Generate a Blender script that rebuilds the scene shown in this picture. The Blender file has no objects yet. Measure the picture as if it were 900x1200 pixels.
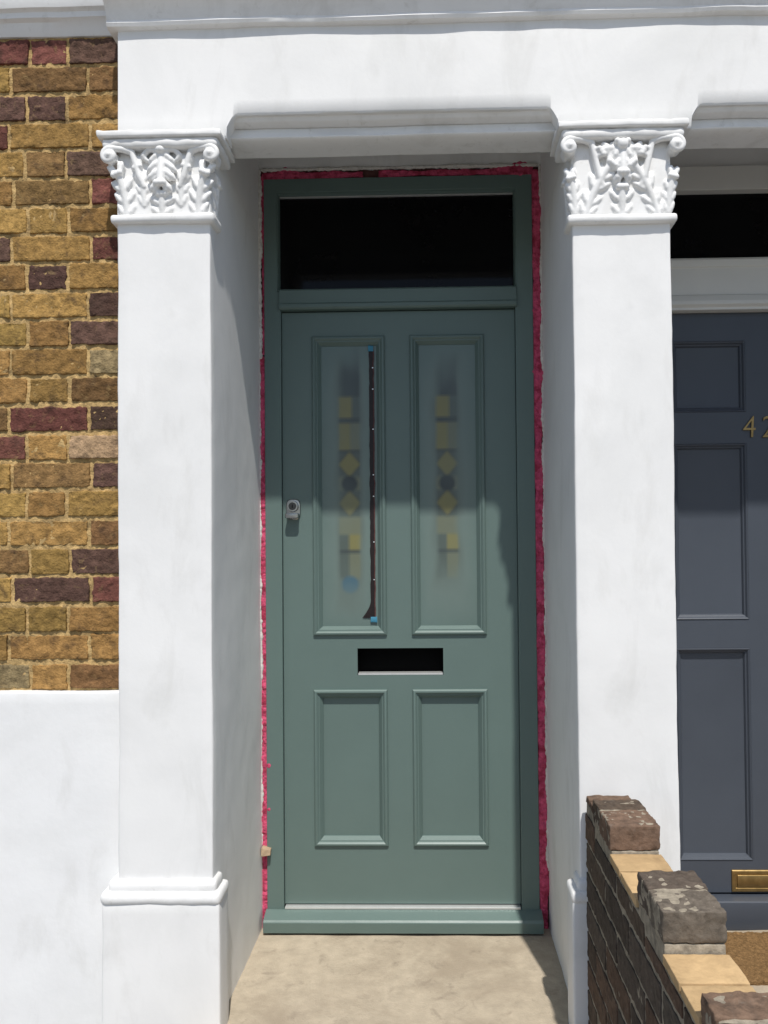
import bpy, bmesh, math, random
from mathutils import Vector, Matrix, noise
R = math.radians
random.seed(7)
col = bpy.context.scene.collection

# ------------------------------------------------------------ camera
F = 900.0
CAM = Vector((0.0, -2.64, 1.29))
ROT = (Matrix.Rotation(R(1.3), 3, 'Z') @ Matrix.Rotation(R(91.0), 3, 'X') @ Matrix.Rotation(R(-0.5), 3, 'Z'))
_v = ROT.transposed() @ Vector((0, 1, 0))
CXP = 510 - F * _v.x / (-_v.z)
CYP = 645 + F * _v.y / (-_v.z)
cd = bpy.data.cameras.new('camera'); cam = bpy.data.objects.new('camera', cd); col.objects.link(cam)
cam.location = CAM; cam.rotation_euler = ROT.to_euler()
cd.sensor_width = 36; cd.lens = F / 1200 * 36
cd.shift_x = (450 - CXP) / 1200; cd.shift_y = (CYP - 600) / 1200
cd.clip_start = 0.05; cd.clip_end = 500
bpy.context.scene.camera = cam

def U(px, py, Y):           # measured position in the photo -> world X, Z on the vertical plane Y
    d = ROT @ Vector(((px - CXP) / F, -(py - CYP) / F, -1))
    t = (Y - CAM.y) / d.y
    p = CAM + d * t
    return p.x, p.z
def UX(px, py, Y): return U(px, py, Y)[0]
def UZ(px, py, Y): return U(px, py, Y)[1]

# ------------------------------------------------------------ materials
def mat(name, base, rough=.6, var=.12, vscale=6, bump=.1, bscale=60, attr=False, spec=.4, metal=0,
        stain=None, stain_scale=2.5, stain_amt=.5, bump2=0, b2scale=8, dist=.003, dist2=None, smin=.5, smax=.68,
        stain2=None, s2map=(1, 1, 1), s2scale=5, s2amt=.3, s2min=.5, s2max=.7, brush=0):
    m = bpy.data.materials.new(name); m.use_nodes = True
    N = m.node_tree.nodes; L = m.node_tree.links
    b = N['Principled BSDF']
    tc = N.new('ShaderNodeTexCoord')
    n1 = N.new('ShaderNodeTexNoise'); n1.inputs['Scale'].default_value = vscale; n1.inputs['Detail'].default_value = 8
    n1.inputs['Roughness'].default_value = .65
    L.new(tc.outputs['Object'], n1.inputs['Vector'])
    mr = N.new('ShaderNodeMapRange'); mr.inputs[1].default_value = .3; mr.inputs[2].default_value = .7
    mr.inputs[3].default_value = 1 - var; mr.inputs[4].default_value = 1 + var
    L.new(n1.outputs['Fac'], mr.inputs[0])
    mul = N.new('ShaderNodeVectorMath'); mul.operation = 'SCALE'
    if attr:
        at = N.new('ShaderNodeAttribute'); at.attribute_name = 'Col'
        L.new(at.outputs['Color'], mul.inputs[0])
    else:
        mul.inputs[0].default_value = base[:3]
    L.new(mr.outputs[0], mul.inputs['Scale'])
    out = mul.outputs[0]
    def layer(out, colr, scale, amt, lo, hi, mp=(1, 1, 1), off=0):
        src = tc.outputs['Object']
        mpn = N.new('ShaderNodeMapping'); mpn.inputs['Scale'].default_value = mp; mpn.inputs['Location'].default_value = (off, off, off)
        L.new(src, mpn.inputs[0])
        n2 = N.new('ShaderNodeTexNoise'); n2.inputs['Scale'].default_value = scale; n2.inputs['Detail'].default_value = 7
        n2.inputs['Roughness'].default_value = .62; n2.inputs['Distortion'].default_value = .5
        L.new(mpn.outputs[0], n2.inputs['Vector'])
        m2 = N.new('ShaderNodeMapRange'); m2.inputs[1].default_value = lo; m2.inputs[2].default_value = hi
        m2.inputs[3].default_value = 0; m2.inputs[4].default_value = amt
        L.new(n2.outputs['Fac'], m2.inputs[0])
        mx = N.new('ShaderNodeMix'); mx.data_type = 'RGBA'
        L.new(m2.outputs[0], mx.inputs[0]); L.new(out, mx.inputs[6]); mx.inputs[7].default_value = colr
        return mx.outputs[2]
    if stain: out = layer(out, stain, stain_scale, stain_amt, smin, smax)
    if stain2: out = layer(out, stain2, s2scale, s2amt, s2min, s2max, s2map, 7.3)
    L.new(out, b.inputs['Base Color'])
    b.inputs['Roughness'].default_value = rough
    b.inputs['Specular IOR Level'].default_value = spec
    b.inputs['Metallic'].default_value = metal
    prev = None
    for amt, sc, dd, mp in ((bump, bscale, dist, None), (bump2, b2scale, dist2 or dist, None), (brush, 16, .002, (1.0, 1.0, .22))):
        if amt <= 0: continue
        nb = N.new('ShaderNodeTexNoise'); nb.inputs['Scale'].default_value = sc; nb.inputs['Detail'].default_value = 6
        if mp:
            mpn = N.new('ShaderNodeMapping'); mpn.inputs['Scale'].default_value = mp; mpn.inputs['Rotation'].default_value = (0, .35, 0)
            L.new(tc.outputs['Object'], mpn.inputs[0]); L.new(mpn.outputs[0], nb.inputs['Vector'])
        else: L.new(tc.outputs['Object'], nb.inputs['Vector'])
        bp = N.new('ShaderNodeBump'); bp.inputs['Strength'].default_value = amt; bp.inputs['Distance'].default_value = dd
        L.new(nb.outputs['Fac'], bp.inputs['Height'])
        if prev: L.new(prev.outputs[0], bp.inputs['Normal'])
        prev = bp
    if prev: L.new(prev.outputs[0], b.inputs['Normal'])
    return m

GREEN = (.114, .166, .152)
M = {}
WST = dict(stain=(.66, .66, .645, 1), stain_scale=2.1, stain_amt=.6, smin=.46, smax=.72, stain2=(.55, .54, .51, 1), s2map=(1, 1, .35), s2scale=9, s2amt=.38, s2min=.55, s2max=.75)
M['white'] = mat('white_masonry_paint', (.80, .795, .78), .62, .025, 3, .08, 90, bump2=.10, b2scale=9, brush=.22, **WST)
M['white_trim'] = mat('white_thick_paint', (.80, .795, .78), .55, .03, 9, .08, 80, bump2=.12, b2scale=20, stain=(.60, .59, .56, 1), stain_scale=10, stain_amt=.45, stain2=(.45, .43, .39, 1), s2scale=38, s2amt=.35, s2min=.60, s2max=.74)
M['render'] = mat('white_rough_render', (.79, .79, .785), .72, .03, 4, .14, 70, bump2=.16, b2scale=14, brush=.25, **WST)
M['wood_white'] = mat('white_gloss_joinery', (.66, .65, .61), .4, .03, 6, .04, 60)
M['brick'] = mat('stock_brick', (1, 1, 1), .92, .45, 42, 1.0, 170, attr=True, spec=.15, stain=(.045, .030, .022, 1), stain_scale=21, stain_amt=.72, bump2=.9, b2scale=48, dist=.003, smin=.52, smax=.70,
                 stain2=(.36, .25, .11, 1), s2scale=48, s2amt=.38, s2min=.58, s2max=.72)
M['brick_dark'] = mat('garden_wall_brick', (1, 1, 1), .94, .34, 60, .8, 170, attr=True, spec=.12, stain=(.045, .038, .033, 1), stain_scale=24, stain_amt=.5, bump2=.5, b2scale=60, dist=.002,
                      stain2=(.22, .19, .155, 1), s2scale=50, s2amt=.35, s2min=.58, s2max=.74)
M['tile'] = mat('cream_tile', (1, 1, 1), .85, .14, 30, .6, 130, attr=True, spec=.2, stain=(.26, .17, .09, 1), stain_scale=12, stain_amt=.5, dist=.002)
M['green'] = mat('sage_green_paint', GREEN, .42, .035, 4, .06, 130, spec=.45, bump2=.03, b2scale=12)
M['pane'] = mat('oversprayed_glass', (1, 1, 1), .32, .02, 14, .03, 90, attr=True, spec=.5)
M['slate'] = mat('blue_grey_paint', (.058, .068, .086), .45, .05, 5, .08, 90, spec=.42)
M['glass'] = mat('dark_glass', (.004, .004, .0045), .06, .2, 3, 0, 1, spec=.14)
M['black'] = mat('dark_interior', (.004, .004, .004), .9, .1, 3, 0, 1, spec=.05)
M['foam'] = mat('pink_foam', (.56, .085, .165), .85, .3, 60, .8, 190, stain=(.28, .025, .05, 1), stain_scale=34, stain_amt=.75, spec=.12, smin=.46, smax=.60)
M['gap'] = mat('dark_gap', (.13, .06, .055), .95, .4, 40, .5, 90, spec=.05)
M['plaster_chip'] = mat('broken_plaster', (.62, .60, .56), .9, .2, 50, .8, 90, spec=.1, stain=(.35, .30, .26, 1), stain_scale=30, stain_amt=.6)
M['chrome'] = mat('satin_chrome', (.38, .38, .375), .22, .15, 40, 0, 1, metal=1)
M['chrome_dark'] = mat('worn_steel', (.09, .09, .088), .35, .2, 60, 0, 1, metal=1)
M['brass'] = mat('aged_brass', (.34, .235, .10), .45, .25, 40, .1, 100, metal=1)
M['alu'] = mat('pale_metal', (.75, .76, .75), .35, .05, 30, 0, 1, metal=.6)
M['concrete'] = mat('porch_concrete', (.43, .365, .275), .88, .14, 22, .6, 170, stain=(.30, .245, .18, 1), stain_scale=3.2, stain_amt=.7, smin=.44, smax=.62, bump2=.4, b2scale=26, spec=.2,
                    stain2=(.20, .165, .125, 1), s2scale=16, s2amt=.5, s2min=.57, s2max=.72)
M['pavement'] = mat('grey_paving', (.24, .23, .215), .9, .15, 5, .4, 60, stain=(.17, .165, .15, 1), spec=.2)
M['coir'] = mat('coir_mat', (.21, .125, .055), .95, .45, 120, 1, 260, spec=.1, dist=.006)
M['film'] = mat('dark_strip', (.012, .006, .006), .5, .3, 80, .2, 120)
M['red_edge'] = mat('dark_red_edge', (.075, .022, .020), .6, .3, 60, .2, 120)
M['tape'] = mat('blue_tape', (.05, .22, .33), .7, .1, 60, .1, 120)
M['raw'] = mat('raw_wood', (.42, .31, .20), .8, .25, 60, .3, 90)

# ------------------------------------------------------------ object helpers
ORG = {}
def thing(name, loc, label, cat, group=None):
    o = bpy.data.objects.new(name, None); col.objects.link(o); o.location = loc
    o.empty_display_size = .1
    o['label'] = label; o['category'] = cat
    if group: o['group'] = group
    ORG[o] = Vector(loc); return o

class Acc:
    def __init__(s): s.v = []; s.f = []; s.c = []; s.cur = (1, 1, 1, 1)
    def add(s, vs, fs, c=None):
        n = len(s.v); s.v += [tuple(v) for v in vs]; s.f += [tuple(i + n for i in f) for f in fs]
        s.c += [c or s.cur] * len(vs)
    def box(s, x0, x1, y0, y1, z0, z1):
        vs = [(x, y, z) for z in (z0, z1) for y in (y0, y1) for x in (x0, x1)]
        s.add(vs, [(0, 2, 3, 1), (4, 5, 7, 6), (0, 1, 5, 4), (2, 6, 7, 3), (0, 4, 6, 2), (1, 3, 7, 5)])
    def soft(s, x0, x1, y0, y1, z0, z1, step=.03, r=.006, amp=.001, freq=6, amp2=0, freq2=40, c=None, seed=0):
        lo = (x0, y0, z0); hi = (x1, y1, z1); cuts = []
        r = min(r, min(hi[a] - lo[a] for a in range(3)) * .45)
        for a in range(3):
            l = [lo[a], lo[a] + r * .35, lo[a] + r]
            n = max(1, round((hi[a] - lo[a] - 2 * r) / step))
            for k in range(1, n): l.append(lo[a] + r + (hi[a] - lo[a] - 2 * r) * k / n)
            l += [hi[a] - r, hi[a] - r * .35, hi[a]]
            cuts.append(l)
        idx = {}; vs = []; fs = []
        off = Vector((seed * 7.13, seed * 3.7, seed * 1.9))
        def vid(i, j, k):
            key = (i, j, k)
            if key not in idx:
                p = Vector((cuts[0][i], cuts[1][j], cuts[2][k]))
                inn = Vector([min(max(p[a], lo[a] + r), hi[a] - r) for a in range(3)])
                d = p - inn
                if d.length > 0:
                    dn = d.normalized()
                    h = amp * noise.noise(p * freq + off) * 2
                    if amp2: h += amp2 * noise.noise(p * freq2 + off) * 2
                    p = inn + dn * (r + h)
                idx[key] = len(vs); vs.append(p)
            return idx[key]
        nx, ny, nz = [len(q) - 1 for q in cuts]
        for i in range(nx):
            for k in range(nz):
                fs.append((vid(i, 0, k), vid(i + 1, 0, k), vid(i + 1, 0, k + 1), vid(i, 0, k + 1)))
                fs.append((vid(i, ny, k), vid(i, ny, k + 1), vid(i + 1, ny, k + 1), vid(i + 1, ny, k)))
        for j in range(ny):
            for k in range(nz):
                fs.append((vid(0, j, k), vid(0, j, k + 1), vid(0, j + 1, k + 1), vid(0, j + 1, k)))
                fs.append((vid(nx, j, k), vid(nx, j + 1, k), vid(nx, j + 1, k + 1), vid(nx, j, k + 1)))
        for i in range(nx):
            for j in range(ny):
                fs.append((vid(i, j, 0), vid(i, j + 1, 0), vid(i + 1, j + 1, 0), vid(i + 1, j, 0)))
                fs.append((vid(i, j, nz), vid(i + 1, j, nz), vid(i + 1, j + 1, nz), vid(i, j + 1, nz)))
        s.add(vs, fs, c)
    def slab(s, xs, zs, skip, y0, y1):
        nx, nz = len(xs) - 1, len(zs) - 1
        on = lambda i, k: 0 <= i < nx and 0 <= k < nz and (i, k) not in skip
        idx = {}; vs = []; fs = []
        def v(i, k, b):
            key = (i, k, b)
            if key not in idx: idx[key] = len(vs); vs.append((xs[i], y1 if b else y0, zs[k]))
            return idx[key]
        for i in range(nx):
            for k in range(nz):
                if not on(i, k): continue
                fs.append((v(i, k, 0), v(i + 1, k, 0), v(i + 1, k + 1, 0), v(i, k + 1, 0)))
                fs.append((v(i, k, 1), v(i, k + 1, 1), v(i + 1, k + 1, 1), v(i + 1, k, 1)))
                if not on(i - 1, k): fs.append((v(i, k, 0), v(i, k + 1, 0), v(i, k + 1, 1), v(i, k, 1)))
                if not on(i + 1, k): fs.append((v(i + 1, k, 0), v(i + 1, k, 1), v(i + 1, k + 1, 1), v(i + 1, k + 1, 0)))
                if not on(i, k - 1): fs.append((v(i, k, 0), v(i, k, 1), v(i + 1, k, 1), v(i + 1, k, 0)))
                if not on(i, k + 1): fs.append((v(i, k + 1, 0), v(i + 1, k + 1, 0), v(i + 1, k + 1, 1), v(i, k + 1, 1)))
        s.add(vs, fs)
    def loops(s, x0, x1, z0, z1, prof, cap=False):
        vs = []; fs = []
        for t, y in prof:
            vs += [(x0 + t, y, z0 + t), (x1 - t, y, z0 + t), (x1 - t, y, z1 - t), (x0 + t, y, z1 - t)]
        for a in range(len(prof) - 1):
            for e in range(4):
                p, q = a * 4 + e, a * 4 + (e + 1) % 4
                fs.append((p, q, q + 4, p + 4))
        if cap:
            b = (len(prof) - 1) * 4; fs.append((b, b + 1, b + 2, b + 3))
        s.add(vs, fs)
    def prismx(s, prof, x0, x1, step=.04, amp=.001, freq=10):
        n = max(1, round((x1 - x0) / step)); m = len(prof); vs = []; fs = []
        for k in range(n + 1):
            x = x0 + (x1 - x0) * k / n
            for (y, z) in prof:
                p = Vector((x, y, z)); q = noise.noise_vector(p * freq) * amp
                vs.append((x, y + q.y, z + q.z))
        for k in range(n):
            for j in range(m):
                a = k * m + j; b = k * m + (j + 1) % m
                fs.append((a, a + m, b + m, b))
        fs.append(tuple(range(m))); fs.append(tuple(n * m + j for j in reversed(range(m))))
        s.add(vs, fs)
    def ball(s, c, rx, ry=None, rz=None):
        ry = ry or rx; rz = rz or rx
        s.add([(c[0] + v[0] * rx, c[1] + v[1] * ry, c[2] + v[2] * rz) for v in ICO[0]], ICO[1])
    def cyl(s, c, axis, r0, r1, h, n=28):
        ax = {'x': 0, 'y': 1, 'z': 2}[axis]; o1, o2 = [a for a in range(3) if a != ax]
        vs = []
        for t, r in ((0, r0), (h, r1)):
            for k in range(n):
                p = [0, 0, 0]; p[ax] = c[ax] + t; p[o1] = c[o1] + r * math.cos(2 * math.pi * k / n); p[o2] = c[o2] + r * math.sin(2 * math.pi * k / n)
                vs.append(p)
        fs = [(k, (k + 1) % n, n + (k + 1) % n, n + k) for k in range(n)] + [tuple(range(n)), tuple(range(n, 2 * n))]
        s.add(vs, fs)
    def build(s, name, m, parent=None, smooth=None, bevel=0, remesh=0, smooth_it=0, attr=False):
        org = ORG[parent] if parent else Vector((0, 0, 0))
        me = bpy.data.meshes.new(name)
        me.from_pydata([tuple(Vector(v) - org) for v in s.v], [], s.f)
        if attr:
            a = me.color_attributes.new('Col', 'FLOAT_COLOR', 'POINT')
            a.data.foreach_set('color', [x for c in s.c for x in c])
        me.update()
        bm = bmesh.new(); bm.from_mesh(me)
        bmesh.ops.recalc_face_normals(bm, faces=bm.faces)
        bm.to_mesh(me); bm.free()
        me.materials.append(M[m])
        if smooth is not None:
            me.polygons.foreach_set('use_smooth', [True] * len(me.polygons))
            if smooth < 180: me.set_sharp_from_angle(angle=R(smooth))
        o = bpy.data.objects.new(name, me); col.objects.link(o)
        if parent: o.parent = parent
        ORG[o] = org
        if remesh:
            r = o.modifiers.new('remesh', 'REMESH'); r.mode = 'VOXEL'; r.voxel_size = remesh; r.use_smooth_shade = True
            if smooth_it:
                q = o.modifiers.new('smooth', 'SMOOTH'); q.iterations = smooth_it; q.factor = .5
        if bevel:
            b = o.modifiers.new('bevel', 'BEVEL'); b.width = bevel; b.segments = 2; b.limit_method = 'ANGLE'; b.angle_limit = R(40)
        return o
def make_ico():
    bm = bmesh.new(); bmesh.ops.create_icosphere(bm, subdivisions=2, radius=1)
    vs = [tuple(v.co) for v in bm.verts]; fs = [tuple(v.index for v in f.verts) for f in bm.faces]; bm.free()
    return vs, fs
ICO = make_ico()
def tag(o, label, cat, group=None, kind=None):
    if label: o['label'] = label; o['category'] = cat
    if group: o['group'] = group
    if kind: o['kind'] = kind

# ------------------------------------------------------------ key measures
YF = -.578                        # pilaster face
YB = -.50                         # brick face
XL0 = UX(138, 650, YF); XL1 = UX(248, 650, YF)
XR0 = UX(675, 650, YF); XR1 = UX(792, 650, YF)
OPW = XR0 - XL1
X3 = XR1 + OPW                    # far side of the neighbour's opening
GZ = -.16

# ------------------------------------------------------------ ground
a = Acc(); a.box(-60, 60, -80, 12, GZ - .2, GZ)
g = a.build('ground', 'pavement'); g['kind'] = 'structure'
a = Acc(); a.soft(XL1 - .05, XR0 + .03, -.80, .12, GZ - .03, 0, .03, .008, .0015, 8)
g = a.build('porch_floor', 'concrete', smooth=180); g['kind'] = 'structure'
a = Acc(); a.soft(XR1 - .03, X3 + .03, -1.0, .12, GZ - .03, .015, .03, .008, .0015, 8)
g = a.build('neighbour_porch_floor', 'concrete', smooth=180); g['kind'] = 'structure'

# ------------------------------------------------------------ house wall
house = thing('terraced_house', (-1.4, YB, GZ), 'weathered yellow and purple brick house front above a white rendered base', 'house')
zb0 = UZ(68, 809, YB); zb1 = UZ(68, 44, YB)
def brick_colour():
    t = random.random()
    if t < .50: b = (.305, .185, .060)
    elif t < .68: b = (.210, .122, .050)
    elif t < .81: b = (.105, .062, .045)
    elif t < .96: b = (.165, .064, .050)
    else: b = (.33, .24, .13)
    k = random.uniform(.70, 1.28)
    return (b[0] * k, b[1] * k * random.uniform(.92, 1.06), b[2] * k, 1)
a = Acc()
a.soft(-2.3, XL0 + .01, YB + .0035, YB + .12, zb0 - .2, zb1 + .12, .010, .003, .0016, 30, .0016, 110, c=(.47, .32, .14, 1))
rows = 23; ch = (zb1 - zb0) / rows
for r in range(rows):
    z = zb0 + r * ch + .006
    x = XL0 - .004
    seq = 0
    while x > -2.15:
        if (rows - r) % 2 == 0: w = .103 if seq % 2 == 0 else .216
        else: w = .165 if seq == 0 else (.103 if seq % 2 == 1 else .216)
        w += random.uniform(-.006, .006)
        yj = random.uniform(-.0035, .0005)
        near = x > -1.35
        a.soft(x - w, x, YB + yj, YB + .03, z + random.uniform(-.0015, .002), z + ch - .0135 + random.uniform(-.003, .002),
               .0065 if near else .012, .0016, .0016, 24, .0022 if near else .0012, 105, c=brick_colour(), seed=r * 31 + seq)
        x -= w + random.uniform(.009, .013); seq += 1
a.build('brick_wall', 'brick', house, smooth=50, attr=True)
a = Acc(); a.soft(-2.3, XL0 + .012, YB - .022, YB + .14, GZ - .05, zb0, .03, .006, .002, 5, .0006, 20)
a.build('rendered_base', 'render', house, smooth=180)
a = Acc(); zc = zb1
a.prismx([(YB + .12, zc), (YB - .004, zc), (YB - .012, zc + .012), (YB - .02, zc + .03), (YB - .032, zc + .036), (YB - .034, zc + .05),
          (YB - .045, zc + .056), (YB - .055, zc + .085), (YB - .055, zc + .16), (YB + .12, zc + .18)], -2.3, XL0 + .02, amp=.003, freq=9)
a.build('string_course', 'white_trim', house, smooth=40)
a = Acc(); a.box(-2.3, X3 + .6, YF + .22, .6, 2.92, 5.2)
a.build('upper_wall', 'white', house)

# ------------------------------------------------------------ entablature
ent = thing('entablature', (XL0, YF, 2.4), 'white painted frieze and cornice running over both doorways with moulded lintels', 'entablature')
zAb = UZ(187, 156, YF - .02)
zLT = UZ(460, 130, YF)
YLB = -.445
zLB = UZ(460, 182, YLB)
zC = UZ(500, 27, YF)
xa = UX(265, 145, YF); xb = UX(655, 145, YF); xc_ = UX(810, 140, YF)
xd = X3 - .04
fr = YF + .002
def fbot(x):
    lo = zAb - .004; hi = zLT; w = .032
    def ramp(d):
        if d <= 0: return lo
        if d >= w: return hi
        t = d / w
        return lo + (hi - lo) * (.35 + .65 * math.sin(t * math.pi / 2)) if t > .02 else lo
    if xa < x < xb: return min(ramp(x - xa), ramp(xb - x))
    if xc_ < x < xd: return min(ramp(x - xc_), ramp(xd - x))
    return lo
xs_ = set()
x = XL0 + .002
while x < X3 + .6: xs_.add(round(x, 4)); x += .03
for e, s_ in ((xa, 1), (xb, -1), (xc_, 1), (xd, -1)):
    for k in range(-1, 13): xs_.add(round(e + s_ * (k * .0028 + .0001), 5))
xs_ = sorted(xs_); nz = 14; ztop = zC + .05
vs = []; fs = []
for x in xs_:
    b = fbot(x)
    for k in range(nz + 1):
        z = b + (ztop - b) * k / nz; p = Vector((x, fr, z))
        y = fr + .0018 * noise.noise(p * 4) + .0006 * noise.noise(p * 25)
        if k == 0: y += .004
        vs.append((x, y, z if k != 1 else b + .005))
    vs.append((x, YF + .06, b))
m = nz + 2
for i in range(len(xs_) - 1):
    for k in range(nz): fs.append((i * m + k, (i + 1) * m + k, (i + 1) * m + k + 1, i * m + k + 1))
    fs.append((i * m, i * m + nz + 1, (i + 1) * m + nz + 1, (i + 1) * m))
fs.append(tuple([k for k in range(nz + 1)][::-1]) + (nz + 1,))
a = Acc(); a.add(vs, fs)
for x0, x1, z0 in ((XL0 + .004, XL1, zAb - .03), (XR0, XR1, zAb - .03), (X3, X3 + .6, zAb - .03)):
    a.box(x0, x1, YF + .03, .22, z0, 2.9)
a.box(XL0 + .02, X3 + .58, YF + .05, -.42, zLT + .012, 2.92)
a.build('frieze', 'white', ent, smooth=50)
def lintel(x0, x1):
    # shallow hollow under the frieze, then one broad rounded band
    P = [(YLB, zLT + .03), (-.566, zLT + .03), (-.563, zLT - .004)]
    H_ = zLT - zLB; zm = zLT - H_ * .30
    for k in range(7):
        t = k / 6 * math.pi / 2
        P.append((-.560 + .030 * (1 - math.cos(t)), zLT - .006 - (zLT - .006 - zm) * math.sin(t)))
    P += [(-.534, zm - .003)]
    for k in range(13):
        t = -.45 + (math.pi / 2 + .45) * k / 12
        P.append((-.492 - .046 * math.cos(t), zm - .026 - (zm - .026 - zLB) * math.sin(t)))
    P += [(-.470, zLB), (YLB, zLB)]
    b = Acc(); b.prismx(P, x0, x1, amp=.002, freq=8)
    b.build('lintel_moulding', 'white_trim', ent, smooth=60)
lintel(XL1 - .02, XR0 + .02); lintel(XR1 - .02, X3 + .02)
a = Acc()
cz = zC
a.prismx([(-.42, cz), (YF - .001, cz), (YF - .014, cz + .003), (YF - .018, cz + .011), (YF - .015, cz + .019), (YF - .018, cz + .025),
          (YF - .022, cz + .038), (YF - .032, cz + .052), (YF - .042, cz + .060), (YF - .046, cz + .062), (YF - .046, cz + .12), (-.42, cz + .15)],
         XL0 - .022, X3 + .6, amp=.003, freq=9)
a.build('cornice', 'white_trim', ent, smooth=45)
a = Acc(); a.box(XL1 - .02, X3 + .02, -.44, .3, 2.76, 2.92)
a.build('porch_ceiling', 'white', ent)
zft = UZ(465, 196, .0)
a = Acc(); a.soft(XL1 - .02, XR0 + .02, .006, .2, zft, 2.78, .012, .006, .003, 14, .003, 45)
a.build('wall_over_door', 'white', ent, smooth=180)

# ------------------------------------------------------------ pilasters
def spiral(cx, cz, r0, turns, start, sgn, n=40):
    pts = []
    for k in range(n):
        t = k / (n - 1); ang = start - sgn * t * turns * 2 * math.pi; r = r0 * (1 - .86 * t)
        pts.append((cx + r * math.cos(ang), cz + r * math.sin(ang), t))
    return pts
def capital(parent, xc, hw, zt, style, inner):
    z0 = UZ(187 if style == 0 else 733, 261, YF - .01); H = zt - z0
    b = Acc()
    b.soft(xc - hw - .014, xc + hw + .014, YF - .018, YF + .07, z0, z0 + .024, .012, .009, .0012, 12, .0006, 60)
    b.build('necking', 'white_trim', parent, smooth=180)
    b = Acc()
    aw = hw + .040
    b.soft(xc - aw, xc + aw, YF - .042, YF + .12, zt - .018, zt, .014, .005, .0014, 12, .0010, 60)
    b.soft(xc - aw + .010, xc + aw - .010, YF - .034, YF + .11, zt - .044, zt - .016, .014, .011, .0014, 12, .0010, 60)
    b.build('abacus', 'white_trim', parent, smooth=180)
    o = Acc()
    DS = .72                          # shallow, paint-clogged carving
    def fm(u, w, d): return (xc + u, YF - d * DS, z0 + w)
    def sm(u, w, d): return (xc + inner * (hw + d), YF + u, z0 + w)
    def chain(pts, mp, step=.0035):
        for i in range(len(pts) - 1):
            (u0, w0, d0, r0), (u1, w1, d1, r1) = pts[i], pts[i + 1]
            L = math.dist((u0, w0, d0), (u1, w1, d1)); n = max(1, int(L / step))
            for k in range(n + 1):
                t = k / n; r = r0 + (r1 - r0) * t
                o.ball(mp(u0 + (u1 - u0) * t, w0 + (w1 - w0) * t, d0 + (d1 - d0) * t), r)
    def leaf(u0, w0, h, wid, mp, ang=90, bend=0, d0=.006, curl=.022, nf=4, r=.0072, bulb=1.0, taper=.85):
        r = r * 1.12
        n = 12; cu, cw = u0, w0; mid = []
        for i in range(n + 1):
            t = i / n; a_ = R(ang + bend * t)
            if i:
                cu += h / n * math.cos(a_) * (1 if t < .85 else .4); cw += h / n * math.sin(a_) * (1 if t < .85 else .2)
            mid.append((cu, cw, d0 + curl * t ** 1.8, r * (1.05 + .25 * math.sin(math.pi * t)), a_))
        chain([m_[:4] for m_ in mid], mp)
        tu, tw, td, _, ta = mid[-1]
        px_, pz_ = math.sin(ta), -math.cos(ta)
        for q in (-1, 0, 1):
            o.ball(mp(tu + px_ * q * r * 1.1, tw + pz_ * q * r * 1.1 - .003, td + .004), r * 1.05 * bulb)
        for k in range(nf):
            t = .04 + .80 * k / (nf - 1); i = min(n, int(t * n)); u, w, d, _, a_ = mid[i]
            ww = wid / 2 * (taper + (1 - taper) * math.sin(math.pi * t)) * (1 - .35 * max(0, t - .5) / .5)
            L = h / nf
            for s in (-1, 1):
                def pt(side, up, dd, rr): return (u + s * side * math.sin(a_) + up * math.cos(a_), w - s * side * math.cos(a_) + up * math.sin(a_), d + dd, rr)
                chain([pt(r * .6, 0, -.001, r * .85), pt(ww * .50, L * .30, .0015, r * .95), pt(ww * .86, L * .72, .001, r * .84), pt(ww, L * .95, -.003, r * .70)], mp)
                chain([pt(r * .6, L * .35, -.003, r * .7), pt(ww * .50, L * .80, -.001, r * .72), pt(ww * .66, L * 1.05, -.002, r * .6)], mp)
                chain([pt(ww * .25, L * .2, -.005, r), pt(ww * .80, L * .6, -.006, r)], mp)
    HB = H - .044
    o.soft(xc - hw + .003, xc + hw - .003, YF - .005, YF + .09, z0 + .018, z0 + HB + .006, .02, .010, .001)
    for s in (-1, 1):
        R0 = .0215
        cu, cw = s * (hw + .008), HB - .020
        sp = spiral(cu, cw, R0, 1.2, math.pi / 2, s)
        P = [(s * .050, .100, .012, .0080), (s * .060, .122, .018, .0086), (s * .080, HB - .005, .022, .0092), (s * .105, HB + .001, .030, .0090)]
        P += [(u, w, .038 + .008 * t, .0088 - .0012 * t) for u, w, t in sp]
        chain(P, fm)
        chain([(cu, cw, .0, .019), (cu, cw, .034, .018)], fm)
        o.ball(fm(cu, cw, .050), .0078)
    chain([(.014, HB - .020, .0, .018), (.014, HB - .020, .010, .017)], sm)
    sp = spiral(.014, HB - .020, .021, 1.2, math.pi / 2, -1)
    chain([(u, w, .012 + .005 * t, .008 - .0015 * t) for u, w, t in sp], sm)
    leaf(.046, .022, HB * .60, .046, sm, curl=.010, d0=.0, nf=4, r=.0060)
    if style == 0:
        for s in (-1, 1):
            leaf(s * (hw - .030), .022, HB * .66, .054, fm, bend=-s * 22, curl=.024, d0=.006, nf=4)
            leaf(s * .050, .050, HB * .62, .038, fm, bend=-s * 18, curl=.014, d0=.003, nf=4, r=.0066)
            chain([(s * .010, HB - .002, .026, .0085), (s * .034, HB + .001, .024, .0085), (s * .050, HB - .014, .020, .0075), (s * .042, HB - .026, .018, .0065)], fm)
        leaf(0, .022, HB * .34, .062, fm, curl=.010, d0=.006, nf=3, r=.0078)
        leaf(0, HB - .010, HB * .48, .072, fm, ang=-90, d0=.020, curl=.014, nf=4, r=.0082)
        o.ball(fm(0, HB - .002, .034), .014, .010, .011)
    else:
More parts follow.
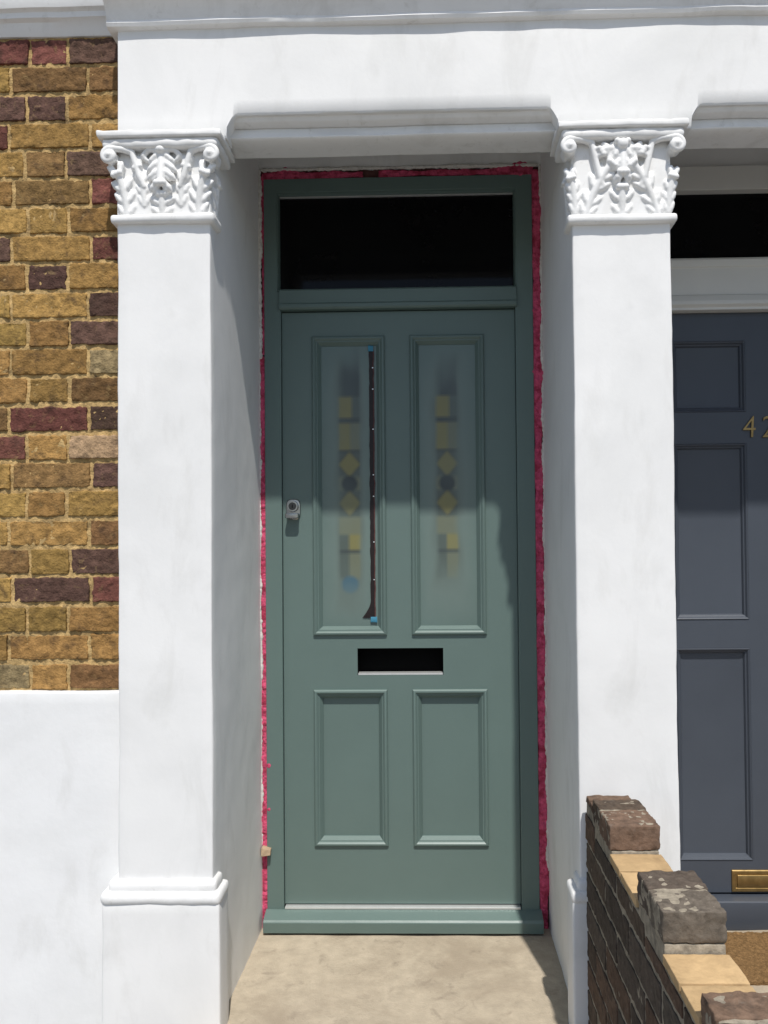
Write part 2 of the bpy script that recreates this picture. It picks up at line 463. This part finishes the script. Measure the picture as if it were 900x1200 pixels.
        for s in (-1, 1):
            leaf(s * (hw - .036), .022, HB * .80, .054, fm, ang=90 + s * 14, bend=s * 26, curl=.022, d0=.006, nf=5)
            leaf(s * (hw - .008), .030, HB * .50, .032, fm, bend=-s * 14, curl=.014, d0=.003, nf=4, r=.0066)
            leaf(s * .016, HB - .024, .046, .032, fm, ang=90 - s * 76, bend=-s * 44, d0=.022, curl=.006, nf=3, r=.0070)
        leaf(0, .022, HB * .40, .058, fm, curl=.012, d0=.006, nf=3, r=.0078)
        leaf(.001, HB - .022, HB * .34, .048, fm, ang=-90, d0=.026, curl=.008, nf=3, r=.0078)
        o.ball(fm(0, HB - .014, .040), .015, .010, .015)
        for q in (-1, 1): o.ball(fm(q * .014, HB - .006, .036), .009)
    o.build('capital', 'white_trim', parent, remesh=.0021, smooth_it=5)
    return z0

def pilaster(x0, x1, inner, style, label, zp):
    xc = (x0 + x1) / 2; hw = (x1 - x0) / 2
    t = thing('pilaster', (xc, YF, GZ), label, 'pilaster')
    capital(t, xc, hw, zAb, style, inner)
    a = Acc(); a.soft(x0, x1, YF, .22, GZ - .02, zAb - .012, .028, .006, .0018, 3.2, .0006, 22)
    a.build('shaft', 'white', t, smooth=180)
    el, er = (.038, .024) if inner > 0 else (.024, .038)
    a = Acc(); a.soft(x0 - el, x1 + er, YF - .022, YF + .07, GZ - .02, zp - .050, .028, .007, .0016, 4, .0006, 25)
    a.build('plinth', 'white', t, smooth=180)
    a = Acc()
    a.soft(x0 - el - .003, x1 + er + .003, YF - .027, YF + .074, zp - .062, zp - .026, .02, .015, .0012, 10, .0006, 50)
    a.soft(x0 - el + .014, x1 + er - .012, YF - .015, YF + .062, zp - .036, zp, .02, .013, .0012, 10, .0006, 50)
    a.build('base_moulding', 'white_trim', t, smooth=180)
    return t
pilaster(XL0, XL1, 1, 0, 'white pilaster beside the brickwork, with drooping leaf and scroll capital', UZ(190, 1033, YF - .015))
pilaster(XR0, XR1, -1, 1, 'white pilaster with carved scroll capital standing between the green and blue-grey doors', UZ(672, 1032, YF - .015))
a = Acc(); a.soft(X3, X3 + .6, YF + .02, .22, GZ - .02, zAb - .04, .05, .007, .002, 4)
a.build('end_pier', 'white', house, smooth=180)

# ------------------------------------------------------------ green front door
door = thing('front_door', ((UX(310, 650, 0) + UX(627, 650, 0)) / 2, 0, 0), 'sage green panelled front door with fanlight, edged by pink foam', 'door')
fx0, fx1 = UX(311, 650, 0), UX(628, 650, 0)
ix0, ix1 = UX(330.5, 650, 0), UX(607, 650, 0)
ex0, ex1 = ix0 - .012, ix1 + .004
fz1 = UZ(465, 207, 0); iz1 = UZ(465, 223, 0)
tz1 = UZ(465, 338, 0); tz0 = UZ(465, 362, 0)
lz0 = UZ(465, 1058, 0.02)
a = Acc(); a.slab([fx0, ex0, ix0, ix1, ex1, fx1], [.02, tz0 + .004, tz1 - .004, iz1, fz1], {(2, 0), (1, 2), (2, 2), (3, 2)}, 0, .09)
a.build('door_frame', 'green', door, bevel=.0025)
a = Acc()
a.loops(ex0, ex1, tz1, iz1, [(-.001, .005), (.002, .005), (.006, .016), (.0065, .05)])
a.build('glazing_bead', 'green', door, smooth=30)
a = Acc(); a.box(ex0 + .007, ex1 - .007, .018, .026, iz1 - .0115, iz1 - .0075)
a.build('lit_bead_edge', 'alu', door)  # pale strip stands in for light caught on the bead's top edge
a = Acc()
a.prismx([(.05, tz1 + .002), (-.004, tz1 + .002), (-.010, tz1 - .004), (-.010, tz0 + .022), (-.016, tz0 + .018), (-.016, tz0 + .006), (-.010, tz0), (.05, tz0)], ix0 - .004, ix1 + .004, amp=.0, freq=1)
a.build('transom', 'green', door, bevel=.0015)
a = Acc(); a.box(ex0 - .005, ex1 + .005, .028, .034, tz1 - .01, iz1 + .01)
a.build('fanlight_glass', 'glass', door)
gx = .0016
LX0, LX1, LZ0, LZ1 = ix0 + gx, ix1 - gx, lz0, tz0 - .004
YL = .014
PX = [(UX(367.5, 570, YL), UX(451, 570, YL)), (UX(482.5, 570, YL), UX(567.5, 570, YL))]
PU = (UZ(467, 743, YL), UZ(467, 394.5, YL)); PD = (UZ(470, 990, YL), UZ(470, 809, YL))
SX = (UX(419, 775, YL), UX(519.5, 775, YL)); SZ = (UZ(469, 791, YL), UZ(469, 759.5, YL))
xs = sorted([LX0, LX1] + [q for p in PX for q in p] + list(SX)); zs = sorted([LZ0, LZ1] + list(PU) + list(PD) + list(SZ))
skip = set()
def addskip(x0, x1, z0, z1):
    for i in range(len(xs) - 1):
        for k in range(len(zs) - 1):
            if xs[i] >= x0 - 1e-6 and xs[i + 1] <= x1 + 1e-6 and zs[k] >= z0 - 1e-6 and zs[k + 1] <= z1 + 1e-6: skip.add((i, k))
for p in PX:
    for z in (PU, PD): addskip(p[0], p[1], z[0], z[1])
addskip(SX[0], SX[1], SZ[0], SZ[1])
a = Acc(); a.slab(xs, zs, skip, YL, YL + .044)
leaf_o = a.build('door_leaf', 'green', door)
PROF = [(-.004, YL + .001), (-.003, YL - .006), (.001, YL - .010), (.006, YL - .011), (.010, YL - .008), (.013, YL - .0035), (.016, YL - .0035), (.022, YL + .004), (.027, YL + .010), (.0275, YL + .014), (.029, YL + .03)]
for p in PX:
    a = Acc(); a.loops(p[0], p[1], PD[0], PD[1], PROF[:-1] + [(.034, YL + .014)], cap=True)
    a.build('lower_panel', 'green', door, smooth=25)
def pane(p, which):
    x0, x1, z0, z1 = p[0] + .026, p[1] - .026, PU[0] + .026, PU[1] - .026
    y = YL + .013
    nx = 60; nz = 340
    cxm = (x0 + x1) / 2 - (.0 if which == 0 else .002)
    px = 1 / 339.0
    zc_ = UZ(408, 567, y)
    def S(e, v): v = max(0, min(1, v / e + .5)); return v * v * (3 - 2 * v)
    BG = (.100, .128, .112)
    def motif(u, v):
        yel = (.195, .175, .058); pale = (.140, .152, .100); dark = (.034, .043, .046); gg = (.070, .090, .080)
        mot = BG
        if abs(u) > 13: return BG
        if v > 103: mot = dark if u > -8 else gg
        elif v > 78: mot = yel if u < 3 else gg
        elif v > 72: mot = dark
        elif v > 40: mot = yel if u < 1 else pale
        elif v > 37: mot = dark
        elif u * u + v * v < 92: mot = (.014, .020, .028)
        elif abs(v) < 39:
            e = abs(u) / 13 + abs(abs(v) - 23) / 15
            mot = yel if e < 1 else (dark if e < 1.15 else gg)
            if abs(v) < 8: mot = pale
        elif v > -78: mot = pale if v > -60 else (yel if u > -1 else gg)
        elif v > -82: mot = dark
        elif v > -112: mot = gg if u < -1 else pale
        if which == 0 and u * u + (v + 119) ** 2 < 100: mot = (.025, .095, .16)
        return mot
    vs = []; fs = []; cs = []
    taps = [(i * 1.5, j * 1.6) for i in (-1, 0, 1) for j in (-1, 0, 1)]
    for k in range(nz + 1):
        for i in range(nx + 1):
            x = x0 + (x1 - x0) * i / nx; z = z0 + (z1 - z0) * k / nz
            u = (x - cxm) / px; v = (z - zc_) / px
            vs.append((x, y, z))
            n1 = noise.noise(Vector((u * .07, v * .03, which * 9))); n2 = noise.noise(Vector((u * .02, v * .02, which * 5 + 3)))
            base = [c * (1.02 + .06 * n2) for c in GREEN]
            haze = S(34, 25 - abs(u) + n1 * 6) * S(60, 150 - abs(v + 2) + n1 * 10)  # whitish reflective haze, painted into the pane colour around the motif
            base = [b + (h - b) * haze * .7 for b, h in zip(base, (.150, .198, .180))]
            m = S(12, 14.5 - abs(u) + n1 * 4) * S(55, (138 if which == 0 else 122) - abs(v - (6 if which == 0 else 10)) + n1 * 14)
            if m > .01:
                q = [0, 0, 0]
                for du, dv in taps:
                    c = motif(u + du, v + dv)
                    for e in range(3): q[e] += c[e] / 9
                m = max(0, min(.88, m * (.80 + .30 * n2)))
                base = [b + (g_ - b) * m for b, g_ in zip(base, q)]
            cs.append((base[0], base[1], base[2], 1))
    for k in range(nz):
        for i in range(nx):
            q = k * (nx + 1) + i; fs.append((q, q + 1, q + nx + 2, q + nx + 1))
    a = Acc(); a.v = vs; a.f = fs; a.c = cs
    o = a.build('glazed_panel', 'pane', door, smooth=180, attr=True)
    a = Acc(); a.loops(p[0], p[1], PU[0], PU[1], PROF)
    a.build('panel_moulding', 'green', o, smooth=25)
    return o
g0 = pane(PX[0], 0); g1 = pane(PX[1], 1)
g0['label'] = 'left glazed panel with a dark strip taped down it'
def strip():
    y = YL + .010
    zt, zb = UZ(436, 410, y), UZ(436, 724, y); xm = UX(436.3, 560, y)
    n = 120; a = Acc(); b = Acc(); vs = []; ve = []
    for k in range(n + 1):
        t = k / n; z = zt + (zb - zt) * t
        w = .0088 + .0028 * noise.noise(Vector((0, 0, z * 22)))
        fl = max(0, (t - .93) / .07) ** 2 * .030
        xl = xm - w - fl + .0014 * noise.noise(Vector((3, 0, z * 60))); xr = xm + w - .001 + .0012 * noise.noise(Vector((9, 0, z * 60)))
        vs += [(xl, y, z), (xr, y - .001, z)]
        ve += [(xr - .0030, y - .0025, z), (xr + .0008, y - .0025, z)]
    fs = [(2 * k, 2 * k + 1, 2 * k + 3, 2 * k + 2) for k in range(n)]
    a.add(vs, fs); b.add(ve, fs)
    a.build('glazing_strip', 'film', g0)
    b.build('strip_edge', 'red_edge', g0)
    for zz, xx, w in ((zt + .004, xm - .002, .011), (zb - .006, xm + .002, .014)):
        c = Acc(); c.soft(xx - w * .8, xx + w * .8, y - .004, y - .001, zz - .010, zz + .010, .006, .001, .0008, 60)
        c.build('tape', 'tape', g0, smooth=180)
    for t in (.07, .15, .30, .47, .55, .72, .86):
        z = zt + (zb - zt) * t
        c = Acc(); c.box(xm + .002, xm + .0065, y - .0045, y - .0028, z, z + .0035)
        c.build('notch', 'alu', g0)
strip()
a = Acc()
a.loops(SX[0], SX[1], SZ[0], SZ[1], [(0, YL + .001), (.0008, YL + .003), (.001, YL + .045)])
a.build('slot_lining', 'black', door)
a = Acc(); a.box(SX[0] + .002, SX[1] - .002, YL + .002, YL + .04, SZ[0] + .0005, SZ[0] + .006)
a.build('slot_edge', 'alu', door)
a = Acc(); a.box(LX0 - .02, LX1 + .02, YL + .05, YL + .06, 0, fz1 - .02)
a.build('hallway_dark', 'black', door)  # black sheet added as the unlit hallway, stops light leaking through
lx, lz = U(344, 597, YL)
def squircle(a, cx, cz, rx, rz, prof, e=.45, n=36):
    vs = []
    for s_, y in prof:
        for k in range(n):
            an = 2 * math.pi * k / n; ca, sa = math.cos(an), math.sin(an)
            vs.append((cx + rx * math.copysign(abs(ca) ** e, ca) * s_, y, cz + rz * math.copysign(abs(sa) ** e, sa) * s_))
    L = len(prof)
    fs = [(q * n + k, q * n + (k + 1) % n, (q + 1) * n + (k + 1) % n, (q + 1) * n + k) for q in range(L - 1) for k in range(n)] + [tuple((L - 1) * n + k for k in range(n))]
    a.add(vs, fs)
a = Acc()
squircle(a, lx, lz, .0255, .036, [(1, YL - .0005), (1, YL - .004), (.92, YL - .007), (.5, YL - .0075)], .6)
lock = a.build('door_latch', 'chrome', door, smooth=40)
a = Acc(); squircle(a, lx, lz - .023, .0240, .0095, [(.9, YL - .006), (.9, YL - .018), (1, YL - .030), (.88, YL - .036), (.3, YL - .0365)], .4)
a.build('finger_pull', 'chrome', lock, smooth=40)
a = Acc(); a.cyl((lx, YL - .022, lz + .010), 'y', .0180, .0200, .016)
a.build('lock_cylinder', 'chrome', lock, smooth=40)
a = Acc(); a.cyl((lx, YL - .0235, lz + .010), 'y', .0130, .0138, .0025)
a.build('key_plug', 'chrome_dark', lock, smooth=40)
a = Acc(); a.box(lx - .0014, lx + .0014, YL - .0245, YL - .0230, lz + .004, lz + .016)
a.build('keyhole', 'black', lock)
a = Acc(); a.box(ix0 + .004, ix1 - .004, -.004, .05, lz0 - .012, lz0 - .004)
a.build('threshold_bar', 'alu', door, bevel=.001)
zs0 = .008
a = Acc(); a.prismx([(.10, zs0), (-.050, zs0), (-.052, zs0 + .036), (-.046, zs0 + .043), (-.003, lz0 - .013), (.10, lz0 - .013)], fx0 - .004, fx1 + .006, amp=.0006, freq=20)
a.build('sill', 'green', door, bevel=.002)

# ------------------------------------------------------------ pink foam
foam = thing('expanding_foam', (fx0, 0, 0), 'bright pink expanding foam squeezed into the gap around the green door frame', 'foam')
def foam_run(pts, seed=0, gap=.9):
    a = Acc()
    for i in range(len(pts) - 1):
        (xa_, za, ra), (xb_, zb, rb) = pts[i], pts[i + 1]
        L = math.dist((xa_, za), (xb_, zb)); n = int(L / .0034)
        for k in range(n):
            t = k / n; r = ra + (rb - ra) * t; x = xa_ + (xb_ - xa_) * t; z = za + (zb - za) * t
            hor = abs(xb_ - xa_) > abs(zb - za)
            if noise.noise(Vector((x * 12, seed * 3, z * 12))) > gap: continue
            wv = 1 + .55 * noise.noise(Vector((x * 16, seed * 5 + 2, z * 16)))
            for j in range(3):
                q = noise.noise_vector(Vector((x + j * 3, seed, z)) * 32); q2 = noise.noise_vector(Vector((x, 5 + j * 4, z)) * 190)
                off = (j - 1) * r * .72 * wv
                rr = max(.003, r * .46 * wv * (1 + .3 * q.x + .5 * q2.x))
                ox, oz = (0, off) if hor else (off, 0)
                a.ball((x + ox + q2.y * .002, .008 + q.y * .002 + q2.z * .0022, z + oz), rr, rr * .65, rr)
    return a.build('foam_bead', 'foam', foam, remesh=.0019, smooth_it=0)
zt_ = fz1 + .012
xl = (XL1 + fx0) / 2 + .003; xr = (fx1 + XR0) / 2 - .002
zl = UZ(308, 418, 0)
foam_run([(xl + .001, .0, .015), (xl, .3, .017), (xl, .6, .014), (xl, 1.0, .017), (xl, 1.4, .015), (xl, zl, .014)], 1)
foam_run([(xl + .004, zl + .01, .006), (xl + .004, 2.3, .0055), (xl, zt_, .009)], 1.4)
foam_run([(xl, zt_ + .0, .013), (xl + .05, zt_ + .002, .014), (xl + .085, zt_ + .006, .020), (xl + .13, zt_ + .001, .011), (0, zt_ + .002, .011), (xr - .14, zt_ + .002, .012), (xr - .06, zt_ + .008, .021), (xr - .01, zt_ + .003, .017)], 2, .33)
foam_run([(xr, zt_, .017), (xr + .001, 2.2, .017), (xr, 1.8, .015), (xr + .001, 1.3, .014), (xr, .9, .015), (xr + .001, .5, .015), (xr + .002, .0, .013)], 3)
a = Acc()
a.box(XL1 - .01, fx0 + .004, .016, .08, 0, 2.7); a.box(fx1 - .004, XR0 + .01, .016, .08, 0, 2.7)
a.box(fx0 + .005, fx1 - .005, .016, .08, fz1 - .004, 2.69)
a.build('gap_lining', 'gap', foam)
def ragged(pts, s, seed, base=.0045):
    a = Acc()
    for i in range(len(pts) - 1):
        (x0, z0), (x1, z1) = pts[i], pts[i + 1]; n = int(math.dist(pts[i], pts[i + 1]) / .003)
        for k in range(n):
            t = k / n; x = x0 + (x1 - x0) * t; z = z0 + (z1 - z0) * t
            q = noise.noise(Vector((x, seed, z)) * 14); q2 = noise.noise(Vector((x, seed, z)) * 90)
            r = max(.0028, base + .0045 * q + .004 * q2)
            a.ball((x + s * (q * .002), .004 + q2 * .003, z), r)
    a.build('plaster_edge', 'plaster_chip', house, remesh=.0019)
ragged([(XL1 + .0, .2), (XL1 + .0, zl)], 1, 1, .003)
ragged([(XL1 + .002, zl), (XL1 + .002, zt_ + .02)], 1, 3, .0075)
ragged([(XR0 - .001, .2), (XR0 - .001, zt_ + .02)], -1, 5)
ragged([(XL1 + .01, zft + .001), (XR0 - .01, zft + .001)], 1, 9, .006)
a = Acc()
wx, wz = U(313, 997, -.008)
a.add([(wx - .016, -.03, wz - .012), (wx + .014, -.024, wz - .010), (wx + .015, -.022, wz + .008), (wx - .016, -.028, wz + .016),
       (wx - .016, .02, wz - .012), (wx + .012, .02, wz - .010), (wx + .012, .02, wz + .006), (wx - .016, .02, wz + .014)],
      [(0, 1, 2, 3), (4, 7, 6, 5), (0, 4, 5, 1), (1, 5, 6, 2), (2, 6, 7, 3), (3, 7, 4, 0)])
o = a.build('wedge', 'raw', bevel=.001); tag(o, 'small raw wooden packing wedge stuck in the foam low on the left', 'wedge')

# ------------------------------------------------------------ neighbour's door
nb = thing('front_door', (1.137, 0, 0), 'blue-grey panelled front door with brass numerals, right of the white pilaster', 'door')
YN = .02
nc = UX(898, 700, YN)
nl0, nl1 = nc - .43, nc + .43
nzb = UZ(850, 1046, YN); nzt = UZ(845, 367, YN)
nx_ = [(UX(790.5, 600, YN), UX(876, 600, YN))]; nx_.append((2 * nc - nx_[0][1], 2 * nc - nx_[0][0]))
NZ = [(UZ(835, 1008, YN), UZ(835, 760, YN)), (UZ(835, 726, YN), UZ(835, 520, YN)), (UZ(835, 483, YN), UZ(835, 400, YN))]
xs = sorted([nl0, nl1] + [q for p in nx_ for q in p]); zs = sorted([nzb, nzt] + [q for p in NZ for q in p]); skip = set()
for p in nx_:
    for z in NZ: addskip(p[0], p[1], z[0], z[1])
a = Acc(); a.slab(xs, zs, skip, YN, YN + .044)
a.build('door_leaf', 'slate', nb, bevel=.001)
NP = [(-.0005, YN + .001), (.002, YN - .003), (.006, YN - .001), (.010, YN + .006), (.014, YN + .008), (.018, YN + .016), (.030, YN + .018)]
for p in nx_:
    for z in NZ:
        a = Acc(); a.loops(p[0], p[1], z[0], z[1], NP, cap=True); a.build('panel', 'slate', nb, smooth=25)
z228, z305 = UZ(845, 226, YN), UZ(845, 306, YN)
a = Acc(); a.slab([nl0 - .07, nl0 - .002, nl1 + .002, nl1 + .07], [0.02, nzt + .004, z305, z228, 2.60], {(1, 0), (1, 2)}, -.005, .09)
a.build('door_frame', 'wood_white', nb, bevel=.002)
a = Acc()
zz = z305
a.prismx([(.05, zz), (-.012, zz), (-.018, zz - .008), (-.016, zz - .03), (-.010, zz - .034), (-.010, nzt + .055), (-.018, nzt + .05), (-.026, nzt + .03), (-.026, nzt + .018), (-.014, nzt + .01), (-.014, nzt + .002), (.05, nzt + .002)], nl0 - .06, nl1 + .06, amp=0, freq=1)
a.build('transom', 'wood_white', nb, bevel=.0012)
a = Acc(); a.box(nl0 - .01, nl1 + .01, .03, .036, z305 - .01, z228 + .01); a.build('fanlight_glass', 'glass', nb)
a = Acc(); a.box(nl0 - .05, nl1 + .05, YN + .075, YN + .085, .02, 2.55); a.build('hallway_dark', 'black', nb)  # added black sheet, stands in for the neighbour's unlit hallway
a = Acc(); a.soft(nl0 - .08, nl1 + .08, -.035, .08, .012, nzb - .006, .04, .006, .0008, 10); a.build('sill', 'slate', nb, smooth=180)
a = Acc(); a.soft(XR1 - .02, X3 + .02, .03, .2, 2.58, 2.78, .05, .006, .002, 8); a.build('wall_over_door', 'white', ent, smooth=180)
bx0, bz1 = U(857, 1019, YN); bz0 = UZ(857, 1047, YN); bx1 = 2 * nc - bx0
bz0 = max(bz0, nzb + .004)
a = Acc(); a.loops(bx0, bx1, bz0, bz1, [(0, YN), (0, YN - .004), (.003, YN - .006), (.012, YN - .006), (.014, YN - .003)], cap=True)
lp = a.build('letter_plate', 'brass', nb, smooth=30)
a = Acc(); a.soft(bx0 + .018, bx1 - .018, YN - .007, YN - .002, bz0 + .017, bz1 - .017, .02, .003, 0); a.build('flap', 'brass', lp, smooth=180)
def numeral(ch_, px_, name):
    cu = bpy.data.curves.new(name, 'FONT'); cu.body = ch_; cu.size = .108; cu.extrude = .003; cu.offset = -.0011; cu.shear = .06
    t = bpy.data.objects.new(name + '_curve', cu); col.objects.link(t)
    bpy.context.view_layer.update()
    me = bpy.data.meshes.new_from_object(t.evaluated_get(bpy.context.evaluated_depsgraph_get()))
    bpy.data.objects.remove(t)
    x, z = U(px_, 513, YN)
    org = ORG[nb]
    for v in me.vertices:
        c = v.co.copy(); v.co = Vector((x + c.x * .88, YN - .004 - c.z, z + c.y)) - org
    me.materials.clear(); me.materials.append(M['brass'])
    o = bpy.data.objects.new(name, me); col.objects.link(o); o.parent = nb
    return o
numeral('4', 869, 'numeral'); numeral('2', 891, 'numeral')
a = Acc(); a.soft(nc - .30, nc + .30, -.36, -.075, .012, .030, .006, .004, .0015, 60, .0022, 200)
o = a.build('door_mat', 'coir', smooth=180); tag(o, 'brown coir door mat on the floor before the blue-grey door', 'door mat')

# ------------------------------------------------------------ garden wall
gw = thing('garden_wall', (.445, -1.2, GZ), 'low dark brick garden wall with a notched top, running out from the middle pilaster', 'garden wall')
WX0, WX1 = .389, .500
def dk():
    b = random.choice([(.105, .078, .058), (.086, .068, .054), (.125, .082, .058), (.105, .088, .070), (.13, .086, .060)]); k = random.uniform(.75, 1.2)
    return (b[0] * k, b[1] * k, b[2] * k, 1)
YW0, YW1 = -2.1, YF - .024
h1 = UZ(698, 938, -.71); h2 = UZ(746, 1021, -1.12); h3 = UZ(826, 1162, -1.475)
p1 = UZ(724, 1003, -.90); p2 = UZ(783, 1118, -1.29)
segs = [('lo', YW1, -.70, h1 - .02), ('hi', -.70, -.885, h1), ('lo', -.885, -1.115, min(p1, h2 - .035)), ('hi', -1.115, -1.285, h2), ('lo', -1.285, -1.475, min(p2, h3 - .03)),
        ('hi', -1.475, -1.65, h3), ('lo', -1.65, -1.85, h3 - .05), ('hi', -1.85, -2.1, h3 - .02)]
TH = .060
a = Acc()
chh = .0765
MORT = (.30, .26, .20, 1)
for kind, y1, y0, zt in segs:
    th = TH if kind == 'hi' else .022
    a.soft(WX0 + .0022, WX1 - .0022, y0, y1, GZ - .02, zt - th + .002, .02, .002, .0010, 25, .0010, 80, c=MORT)
def ztop_at(y):
    for kind, y1, y0, zt in segs:
        if y0 <= y <= y1: return zt - (TH if kind == 'hi' else .022)
    return .5
for r in range(12):
    z = GZ + r * chh
    y = YW1; i = 0
    first = .103 if r % 2 else .214
    while y > YW0 + .03:
        L = first if i == 0 else .214
        y2 = max(YW0, y - L); zz = min(z + chh - .008, ztop_at((y + y2) / 2) - .006, ztop_at(y - .01) - .006, ztop_at(y2 + .01) - .006)
        if zz - z > .022:
            a.soft(WX0 + random.uniform(-.0015, .0005), WX1 + random.uniform(-.0005, .0015), y2, y, z + .004, zz, .009, .0018, .0008, 28, .0010, 100, c=dk(), seed=r * 9 + i)
        y = y2 - .012; i += 1
a.build('brickwork', 'brick_dark', gw, smooth=50, attr=True)
k = 0
for kind, y1, y0, zt in segs:
    mid = (y0 + y1) / 2 + random.uniform(-.02, .02)
    if kind == 'hi':
        for q0, q1 in ((y0, mid - .004), (mid + .004, y1)):
            b = Acc(); c = dk(); b.soft(WX0 + random.uniform(-.001, .001), WX1 + random.uniform(-.001, .001), q0, q1, zt - TH + .004, zt + random.uniform(-.003, .001),
                              .0055, .0020, .0012, 26, .0016, 85, c=(c[0] * 1.15, c[1] * 1.15, c[2] * 1.15, 1), seed=k)
            b.build('coping_brick', 'brick_dark', gw, smooth=50, attr=True); k += 1
        b = Acc(); b.soft(WX0 + .001, WX1 - .001, y0 + .005, y1 - .005, zt - TH, zt - .003, .012, .003, .0015, 30, .001, c=MORT); b.build('mortar_bed', 'brick_dark', gw, smooth=180, attr=True)
    else:
        for q0, q1 in ((y0 + .004, mid - .003), (mid + .003, y1 - .004)):
            b = Acc(); c_ = random.uniform(.9, 1.08)
            if y1 < -.7:
                b.soft(WX0 - .002, WX1 + .002, q0, q1, zt - .022 + .004, zt, .010, .002, .0006, 25, .0005, 80, c=(.50 * c_, .345 * c_, .18 * c_, 1), seed=k)
                b.build('cream_tile', 'tile', gw, smooth=180, attr=True)
            else:
                b.soft(WX0, WX1, q0, q1, zt - .018, zt, .010, .003, .001, 25, .001, 80, c=dk(), seed=k)
                b.build('coping_brick', 'brick_dark', gw, smooth=180, attr=True)
            k += 1

# ------------------------------------------------------------ light
EL, AZ = 60, 11
s = Vector((math.sin(R(AZ)) * math.cos(R(EL)), -math.cos(R(AZ)) * math.cos(R(EL)), math.sin(R(EL))))
ld = bpy.data.lights.new('sun', 'SUN'); ld.energy = 4.2; ld.angle = R(1.0); ld.color = (1, .965, .91)
lo = bpy.data.objects.new('sun', ld); col.objects.link(lo); lo.rotation_euler = (-s).to_track_quat('-Z', 'Y').to_euler()
w = bpy.data.worlds.new('World'); bpy.context.scene.world = w; w.use_nodes = True
N = w.node_tree.nodes; sk = N.new('ShaderNodeTexSky'); sk.sky_type = 'NISHITA'; sk.sun_disc = False
sk.sun_elevation = R(EL); sk.sun_rotation = R(180 - AZ)
w.node_tree.links.new(sk.outputs[0], N['Background'].inputs[0]); N['Background'].inputs[1].default_value = .11
sc = bpy.context.scene
sc.view_settings.view_transform = 'Standard'; sc.view_settings.look = 'None'; sc.view_settings.exposure = 0
